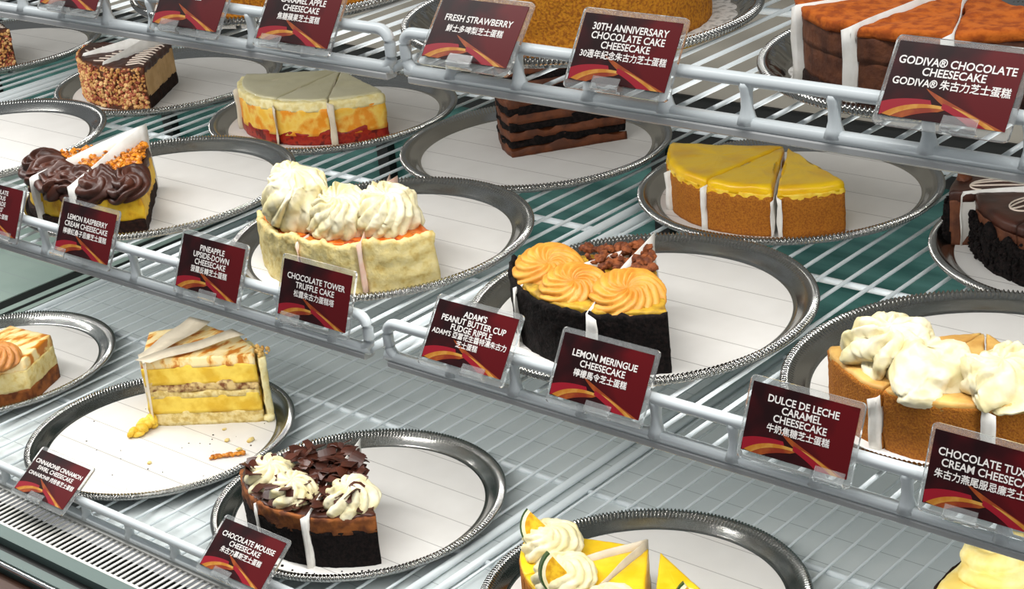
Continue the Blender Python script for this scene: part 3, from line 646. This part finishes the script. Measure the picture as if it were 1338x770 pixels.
specks('fine_crumbs', 'black crumbs in front of the chocolate mousse cheesecake', -1.281, 1.103, zB, (.128, .135), 14, C_black, (.001, .0024), (262, 320))

# --- chocolate mousse cheesecake with shavings
c = (-1.28, 1.113); G = 'chocolate shaving cheesecake slices'
for i, (a0, a1, lab) in enumerate(((222, 258.4, 'chocolate shaving topped cheesecake slice, left of three'), (258.4, 290.8, 'chocolate shaving topped cheesecake slice between two paper strips'), (290.8, 322, 'chocolate shaving topped cheesecake slice, right end of three'))):
    s = Slice('mousse_cheesecake_slice', lab, G, c, zB, .13, a0, a1)
    s.layer('mousse_filling', 0, .052, C_mousse, Rr=.126, amp=.001)
    s.layer('baked_top', .046, .058, C_fudge, Rr=.127, amp=.0025, freq=80, keepbot=False)
    s.crust('black_crust', .005, 0, .041, C_black, amp=.0012, lip=lambda a: .004 * noise.noise(V((a * .14, 2, 0))))
    s.crust('browned_edge', .006, .038, .056, C_brown, amp=.0022, grow=-.0005)
    am = (a0 + a1) / 2; da = (2, -3, 3)[i]
    s.part('cream_swirl', swirl(MB(), s.at(am + da, .098, .052), .0265, .029, n=9, twist=2.2, amp=.34, seed=i + 60, peak=.65, wob=.26, lean=10), C_cream)
    b = MB(); rg = random.Random(i + 9)
    for k in range(80):
        for _t in range(8):
            a = rg.uniform(a0 + 2, a1 - 2); r = .01 + .112 * rg.random() ** .75
            if r < .075 or abs(a - am - da) * rad(1) * r > .016 or rg.random() < .5: break
        hz = .058 + (.022 * rg.random() if r < .08 else .010 * rg.random()) + (.012 if .075 < r < .12 and abs(a - am - da) * rad(1) * r < .016 else 0)
        L, Wd, cv = rg.uniform(.007, .021), rg.uniform(.007, .017), rg.uniform(8, 50)
        q = Matrix.Rotation(rg.random() * 6.3, 3, 'Z') @ Matrix.Rotation(rg.gauss(0, .38), 3, 'X') @ Matrix.Rotation(rg.gauss(0, .3), 3, 'Y'); vs = []
        nn = 7
        for th in (0, .0008):
            for u in range(nn):
                t = rad(cv) * (u / (nn - 1) - .5) * 1.0; rr_ = L / rad(cv) - th
                for w in (-.5, .5):
                    vs.append(V(s.at(a, r, hz)) + q @ V((rr_ * sin(t), w * Wd * (1 - .25 * abs(u - 3) / 3 * (1 if w > 0 else .5)), rr_ * cos(t) - L / rad(cv))))
        N = 2 * nn; fs = []
        for u in range(nn - 1):
            x = 2 * u; fs += [(x, x + 2, x + 3, x + 1), (N + x, N + x + 1, N + x + 3, N + x + 2), (x, N + x, N + x + 2, x + 2), (x + 1, x + 3, N + x + 3, N + x + 1)]
        fs += [(0, 1, N + 1, N), (N - 2, 2 * N - 2, 2 * N - 1, N - 1)]; b.add(vs, fs)
    s.part('chocolate_shavings', b, C_shave, smooth=False, stuff=True)
divider('white paper strip between left and middle chocolate shaving slices', c, zB, 258.4, .13, .056, .06, r0=.05, flap=.008, side=1)
divider('white paper strip between middle and right chocolate shaving slices', c, zB, 290.8, .13, .062, .078, r0=-.004, flap=.006, side=-1)

# --- yellow cheesecake with lime wedges at the bottom edge
c = (-.915, 1.140); G = 'lime topped yellow cheesecake slices'
for i, (a0, a1, dx, lab) in enumerate(((197, 236, 0, 'yellow cheesecake slice with lime wedge on cream, leftmost'), (236, 272, 0, 'yellow cheesecake slice with lime wedge on cream, second from left'), (272, 304, 0, 'yellow cheesecake slice with small cream top, third from left'), (303, 336, .012, 'yellow cheesecake slice set apart from the others, rightmost'))):
    s = Slice('citrus_cheesecake_slice', lab, G, (c[0] + dx, c[1]), zB, .125, a0, a1)
    s.layer('filling', 0, .046, C_custard, Rr=.122, amp=.0006)
    s.crust('crust', .0045, 0, .046, C_crumb)
    s.layer('lemon_top', .045, .0505, C_lemonbright, Rr=.124, amp=.0005, keepbot=False)
    a, r = ((217, .093), (250, .094), (287, .100), (318, .107))[i]
    s.part('cream_swirl', swirl(MB(), s.at(a, r, .048), .0305 if i < 2 else .024, (.029, .024, .016, .014)[i], n=9, twist=3.6, amp=.2, seed=i + 80, peak=.62, wob=.16), C_cream)
    if i in (0, 1, 3):
        w = s.part('lime_wedge', MB(), C_lime); rr, th = .025, .010
        def wedge(mb, r0, r1):
            n = 12; vs = []
            for y in (-th / 2, th / 2):
                vs += [(r1 * cos(2.4 + 2.3 * k / n), y, r1 * sin(2.4 + 2.3 * k / n)) for k in range(n + 1)]
                vs += [(r0 * cos(2.4 + 2.3 * k / n), y, r0 * sin(2.4 + 2.3 * k / n)) for k in range(n, -1, -1)]
            m_ = 2 * (n + 1); fs = [(j, (j + 1) % m_, m_ + (j + 1) % m_, m_ + j) for j in range(m_)]
            fs += [(k, k + 1, m_ - 2 - k, m_ - 1 - k) for k in range(n)] + [(m_ + m_ - 1 - k, m_ + m_ - 2 - k, m_ + k + 1, m_ + k) for k in range(n)]; mb.add(vs, fs)
        f_, p_, d_ = MB(), MB(), MB(); wedge(f_, .0003, rr * .80); wedge(p_, rr * .80, rr * .93); wedge(d_, rr * .93, rr)
        pos = V(s.at(a + (-4, 3, 0, 8)[i], r + (.012, .020, 0, .004)[i], (.074, .069, 0, .058)[i])) + V((.755, .65, 0)) * (.007, .016, 0, 0)[i] - s.off; rot = ((-.5, .1, .70), (-.35, .25, .85), (0, 0, 0), (-.4, .2, .6))[i]
        w.data = f_.data('lime_wedge', C_lime, False); w.location = pos; w.rotation_euler = rot
        p_.build('lime_pith', C_cream, w, smooth=False); d_.build('lime_rind', C_rind, w, smooth=False)
divider('tan paper strip between first two lime topped slices', c, zB, 236, .122, .052, .060, r0=.002, flap=.001, out=-.02, film=True)
divider('tan paper strip between second and third lime topped slices', c, zB, 272, .122, .052, .060, r0=.002, flap=.001, out=-.02, film=True)

# --- cream topped brown cake in the bottom right corner
s = Slice('cream_topped_cake', 'brown edged cake with thick yellowish cream at bottom right corner', None, (-.493, 1.177), zB, .13, 140, 230)
s.layer('cake_body', 0, .083, C_ivory, Rr=.127, amp=.0008); s.crust('brown_coat', .004, 0, .100, C_choc)
s.layer('cream_layer', .081, .105, C_ycream, Rr=.1275, amp=.0012, rnd=.005, keepbot=False)
s.part('cream_swirl', swirl(MB(), s.at(168, .088, .101), .038, .036, n=2, twist=2.4, amp=.3, seed=91, peak=.75, wob=.12), C_ycream)

# --- top shelf cakes
c = (-.982, 1.182); s = Slice('whole_crumb_cake', 'whole orange crumb cake with pale icing behind two name cards', None, c, zT, .114, 0, 359.9, cat='cake'); s.o.location = (c[0], c[1], zT); s.off = V((0, 0, 0))
circ = arc(.114, 0, 357, 119)
s.part('crumb_body', slab(MB(), circ, 0, .058, .0016, 120, 3, rnd=.003), C_orangecrumb)
s.part('pale_icing', slab(MB(), arc(.112, 0, 357, 119), .054, .064, .0018, 40, 5, rnd=.004, drip=.12), C_palefrost)
c = (-1.348, 1.169); s = Slice('whole_crumb_cake', 'whole orange crumb cake at upper left behind the caramel apple card', None, c, zT, .12, 0, 359.9, cat='cake'); s.o.location = (c[0], c[1], zT); s.off = V((0, 0, 0))
s.part('crumb_body', slab(MB(), arc(.118, 0, 357, 119), 0, .058, .0016, 120, 9, rnd=.003), C_orangecrumb)
s.part('pale_icing', slab(MB(), arc(.116, 0, 357, 119), .054, .064, .0018, 40, 2, rnd=.004, drip=.12), C_palefrost)
c = (-.611, 1.190); G = 'cocoa dusted chocolate slices'
for a0, a1, lab in ((194, 226, 'cocoa dusted chocolate cheesecake slice at far left of its tray'), (226, 259.6, 'cocoa dusted chocolate cheesecake slice left of the upright white paper'), (259.6, 292, 'cocoa dusted chocolate cheesecake slice between the two middle papers'), (292, 326, 'cocoa dusted chocolate cheesecake slice behind the right name card')):
    s = Slice('chocolate_cheesecake_slice', lab, G, c, zT, .13, a0, a1)
    s.layer('crumb_base', 0, .012, C_choc, amp=.002, freq=120)
    s.layer('chocolate_filling', .011, .036, C_mousse, Rr=.1285, amp=.0009, keepbot=False)
    s.layer('mousse_layer', .034, .054, C_mousse, Rr=.129, amp=.0014, rnd=.003, keepbot=False)
    s.layer('cocoa_top', .053, .0605, C_cocoa, Rr=.1305, amp=.0024, freq=50, rnd=.003, keepbot=False, drip=.06)
for a, lab in ((226, 'white paper strip at the left of the cocoa dusted cake'), (259.6, 'wide white paper strip folded over the cocoa dusted cake'), (292, 'white paper strip above the right name card')):
    divider(lab, c, zT, a, .13, .061, .066, r0=.02, flap=.008, side=-1, out=.003)

# ------------------------------------------------------------------ name cards in clear holders
CW, CH = .0915, .0530
def rrect(x0, y0, x1, y1, r, n=5):
    p = []
    for cx, cy, a in ((x1 - r, y0 + r, -90), (x1 - r, y1 - r, 0), (x0 + r, y1 - r, 90), (x0 + r, y0 + r, 180)): p += [(cx + r * cos(rad(a + 90 * k / n)), cy + r * sin(rad(a + 90 * k / n))) for k in range(n + 1)]
    return p
def plate(poly, z0, z1):
    m = MB(); n = len(poly); m.add([(x, y, z) for z in (z0, z1) for x, y in poly], [(i, (i + 1) % n, n + (i + 1) % n, n + i) for i in range(n)] + [tuple(range(n))[::-1], tuple(range(n, 2 * n))]); return m
HM = plate(rrect(-.0492, -.0065, .0492, .0575, .004), -.0032, -.0008).data('holder_plate', M_acr, False)
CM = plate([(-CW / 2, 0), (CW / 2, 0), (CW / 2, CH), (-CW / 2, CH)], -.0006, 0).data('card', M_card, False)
def ribbon(top, bot):
    n = 14; m = MB(); P = [(V(top[0]).lerp(V(top[1]), i / n) * (1 - i / n) + V(top[1]).lerp(V(top[2]), i / n) * (i / n)) for i in range(n + 1)]
    Q = [(V(bot[0]).lerp(V(bot[1]), i / n) * (1 - i / n) + V(bot[1]).lerp(V(bot[2]), i / n) * (i / n)) for i in range(n + 1)]
    m.add([(p.x * CW, p.y * CW, .00012) for p in P + Q], [(i, i + 1, n + 2 + i, n + 1 + i) for i in range(n)]); return m
SW = [('red_swoosh', M_red, [((-.5, .10), (-.36, .16), (-.12, .155)), ((-.49, .0), (-.32, .085), (-.10, .12))], 0),
      ('gold_swoosh', M_gold, [((-.47, .01), (-.30, .145), (.0, .12)), ((-.40, .0), (-.26, .105), (.0, .10))], .00003),
      ('orange_swoosh', M_orange, [((-.40, .0), (-.26, .105), (.02, .10)), ((-.30, .0), (-.2, .05), (-.04, .075))], .00002),
      ('orange_ribbon', M_orange, [((-.18, .24), (.10, .13), (.49, .0)), ((-.18, .24), (.0, .08), (.36, .0))], .00005),
      ('red_ribbon', M_red, [((-.02, .145), (.18, .10), (.36, .0)), ((-.02, .105), (.12, .06), (.22, .0))], .00007),
      ('gold_ribbon', M_gold, [((.06, .128), (.26, .085), (.43, .0)), ((.06, .126), (.24, .06), (.36, .0))], .00008)]
SWD = []
for nm, m, (t_, b_), dz_ in SW:
    mb = ribbon(t_, b_); mb.v = [(x, y, z + dz_) for x, y, z in mb.v]; SWD.append((nm, mb.data(nm, m, False)))
def clip_mesh():
    m = MB(); pr = [(-.0065, -.0008), (-.0068, .0045), (-.004, .0058), (.0045, .0046), (.0045, .0036), (-.0032, .0046), (-.005, .0036), (-.005, .0002)]; n = len(pr)
    m.add([(x, y, z) for x in (-.0125, .0125) for y, z in pr], [(i, (i + 1) % n, n + (i + 1) % n, n + i) for i in range(n)] + [tuple(range(n)), tuple(range(n, 2 * n))[::-1]]); return m
KM = clip_mesh().data('clip', M_acr, False)
def letters(parent, lines):
    for txt, size, y in lines:
        cu = bpy.data.curves.new('lettering', 'FONT'); cu.body = txt; cu.size = size; cu.align_x = 'CENTER'; cu.offset = size * (.019 if max(map(ord, txt)) < 1000 else 0); cu.resolution_u = 3; cu.fill_mode = 'FRONT'
        to = bpy.data.objects.new('lettering', cu); COL.objects.link(to); bpy.context.view_layer.update()
        me = bpy.data.meshes.new_from_object(to.evaluated_get(bpy.context.evaluated_depsgraph_get())); bpy.data.objects.remove(to)
        wd = max((v.co.x for v in me.vertices), default=0) - min((v.co.x for v in me.vertices), default=0)
        k = min(1., CW * .93 / max(wd, 1e-6))
        for v in me.vertices: v.co.x *= k
        if max(map(ord, txt)) > 1000:                      # heavier strokes
            vs = [v.co.copy() for v in me.vertices]; fs = [tuple(p.vertices) for p in me.polygons]; d = size * .022; b = MB()
            for n_, (dx, dy) in enumerate(((-d, 0), (d, 0), (0, d), (0, -d))): b.add([(v.x + dx, v.y + dy, n_ * 2e-5) for v in vs], fs)
            me = bpy.data.meshes.new('lettering'); me.from_pydata(b.v, [], b.f)
        me.materials.clear(); me.materials.append(M_ink)
        o = bpy.data.objects.new('lettering', me); COL.objects.link(o); o.parent = parent; o.location = (0, y, .0002)
def dup(name, data, parent, loc=(0, 0, 0)):
    o = bpy.data.objects.new(name, data); COL.objects.link(o); o.parent = parent; o.location = loc; return o
def card(pos, lean, cx, lines, label, yaw=0):
    x, y, z = pos; yf, zf, fh = ((YT, ZT, .030), (YM, ZM, .030), (YB, ZB, .017))[0 if z > -.5 else 1 if z > -.8 else 2]
    need = yf - .0058 - max(0, zf + fh + .0052 - z) * math.tan(rad(lean)) - .0034 / cos(rad(lean))      # stay in front of the top bar
    if y > need: pos = (x * need / y, need, z * need / y)
    t = thing('name_card', label, 'name card', pos, 'maroon cake name cards', (rad(90 - lean), 0, rad(yaw)))
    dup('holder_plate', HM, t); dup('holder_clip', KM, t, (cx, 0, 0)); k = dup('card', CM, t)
    for nm, d in SWD: dup(nm, d, k)
    letters(k, lines)
L1, L2, L3, L4, L5 = .0405, .0345, .0285, .0225, .0175
Z = .0078; ZC = .0068
A3 = lambda a, b_, c_, d: [(a, Z, .0408), (b_, Z, .0338), (c_, Z, .0268), (d, ZC, .0192)]
A2 = lambda a, b_, d: [(a, Z, .0362), (b_, Z, .0288), (d, ZC, .0208)]
card((-1.4954, 1.001, -.3853), 34, -.012, [], 'maroon card at top left edge, only its gold swoosh in view')
card((-1.3145, 1.001, -.3881), 34, -.016, [('CHEESECAKE', Z, .036), ('芝士蛋糕', ZC, .0275)], 'maroon card second from left on the top shelf, text cut off above')
card((-1.1664, 1.001, -.3880), 34, -.022, A2('CARAMEL APPLE', 'CHEESECAKE', '焦糖蘋果芝士蛋糕'), 'maroon card reading caramel apple cheesecake, top shelf')
card((-.9599, 1.001, -.3813), 40, 0, [('FRESH STRAWBERRY', Z, .0335), ('鮮士多啤梨芝士蛋糕', ZC, .0245)], 'maroon card reading fresh strawberry, top shelf')
card((-.8052, 1.001, -.3822), 32.5, -.006, A3('30TH ANNIVERSARY', 'CHOCOLATE CAKE', 'CHEESECAKE', '30週年紀念朱古力芝士蛋糕'), 'maroon card reading 30th anniversary chocolate cake cheesecake')
card((-.5361, 1.001, -.3746), 36.5, .016, [('GODIVA® CHOCOLATE', Z, .0375), ('CHEESECAKE', Z, .0305), ('GODIVA® 朱古力芝士蛋糕', .0072, .0228)], 'maroon card before the cocoa dusted cake at top right')
card((-1.6844, .974, -.6513), 25, .03, [('CHOCOLATE', .0068, .0435), ('DELICIOUS', .0068, .0372), ('CAKE MADE', .0068, .0309), ("SNICKERS'", .0068, .0246), ('朱古力花生芝士蛋糕', .006, .0175)], 'maroon card cut off by the left photo edge, middle shelf')
card((-1.5187, .974, -.6501), 26, -.034, A2('LEMON RASPBERRY', 'CREAM CHEESECAKE', '檸檬紅桑子忌廉芝士蛋糕'), 'maroon card reading lemon raspberry cream cheesecake')
card((-1.3154, .974, -.6501), 24, .008, A3('PINEAPPLE', 'UPSIDE-DOWN', 'CHEESECAKE', '菠蘿反轉芝士蛋糕'), 'maroon card reading pineapple upside-down cheesecake')
card((-1.1635, .974, -.6473), 20.5, -.024, A2('CHOCOLATE TOWER', 'TRUFFLE CAKE', '松露朱古力蛋糕塔'), 'maroon card reading chocolate tower truffle cake')
card((-.9755, .974, -.6478), 35, .018, [("ADAM'S", .0075, .0425), ('PEANUT BUTTER CUP', .0075, .0360), ('FUDGE RIPPLE', .0075, .0295), ("ADAM'S 亞當花生醬特濃朱古力", .0062, .0235), ('芝士蛋糕', .0062, .0165)], 'maroon card with peanut butter cup fudge ripple lettering')
card((-.8299, .974, -.6478), 30.5, .008, A2('LEMON MERINGUE', 'CHEESECAKE', '檸檬馬令芝士蛋糕'), 'maroon card reading lemon meringue cheesecake')
card((-.6411, .974, -.6460), 24, .034, A3('DULCE DE LECHE', 'CARAMEL', 'CHEESECAKE', '牛奶焦糖芝士蛋糕'), 'maroon card reading dulce de leche caramel cheesecake')
card((-.4885, .974, -.6457), 22, -.014, A2('CHOCOLATE TUXEDO', 'CREAM CHEESECAKE', '朱古力燕尾服忌廉芝士蛋糕'), 'maroon card reading chocolate tuxedo cream cheesecake, right edge')
card((-1.5888, .904, -.9288), 57.5, 0, [('CINNABON® CINNAMON', .0072, .0375), ('SWIRL CHEESECAKE', .0072, .0305), ('CINNABON® 肉桂卷芝士蛋糕', .0062, .0225)], 'maroon card reading cinnamon swirl cheesecake on the air grille')
card((-1.2616, .904, -.9193), 52, -.008, A2('CHOCOLATE MOUSSE', 'CHEESECAKE', '朱古力慕斯芝士蛋糕'), 'maroon card reading chocolate mousse cheesecake on the air grille')

# front row trays lean on the rims of the trays behind them: their back edge is lifted, with all that stands on them
def lean(x, y, ang):
    P = V((x, y - .16, ZM)); T = Matrix.Translation(P + V((0, -.006, 0))) @ Matrix.Rotation(rad(ang), 4, 'X') @ Matrix.Translation(-P)
    for o in list(COL.objects):
        if o.parent is None and o.type in ('MESH', 'EMPTY') and o.get('category') and o.get('category') not in ('name card', 'shelf', 'light strip'):
            l = o.location
            if hypot(l.x - x, l.y - y) < .15 and ZM - .001 < l.z < ZM + .02:
                o.matrix_world = T @ (Matrix.Translation(l) @ o.rotation_euler.to_matrix().to_4x4())
for x, y in ((-1.987, 1.171), (-1.620, 1.168), (-1.265, 1.176), (-.919, 1.165), (-.592, 1.183)): lean(x, y, 1.35)
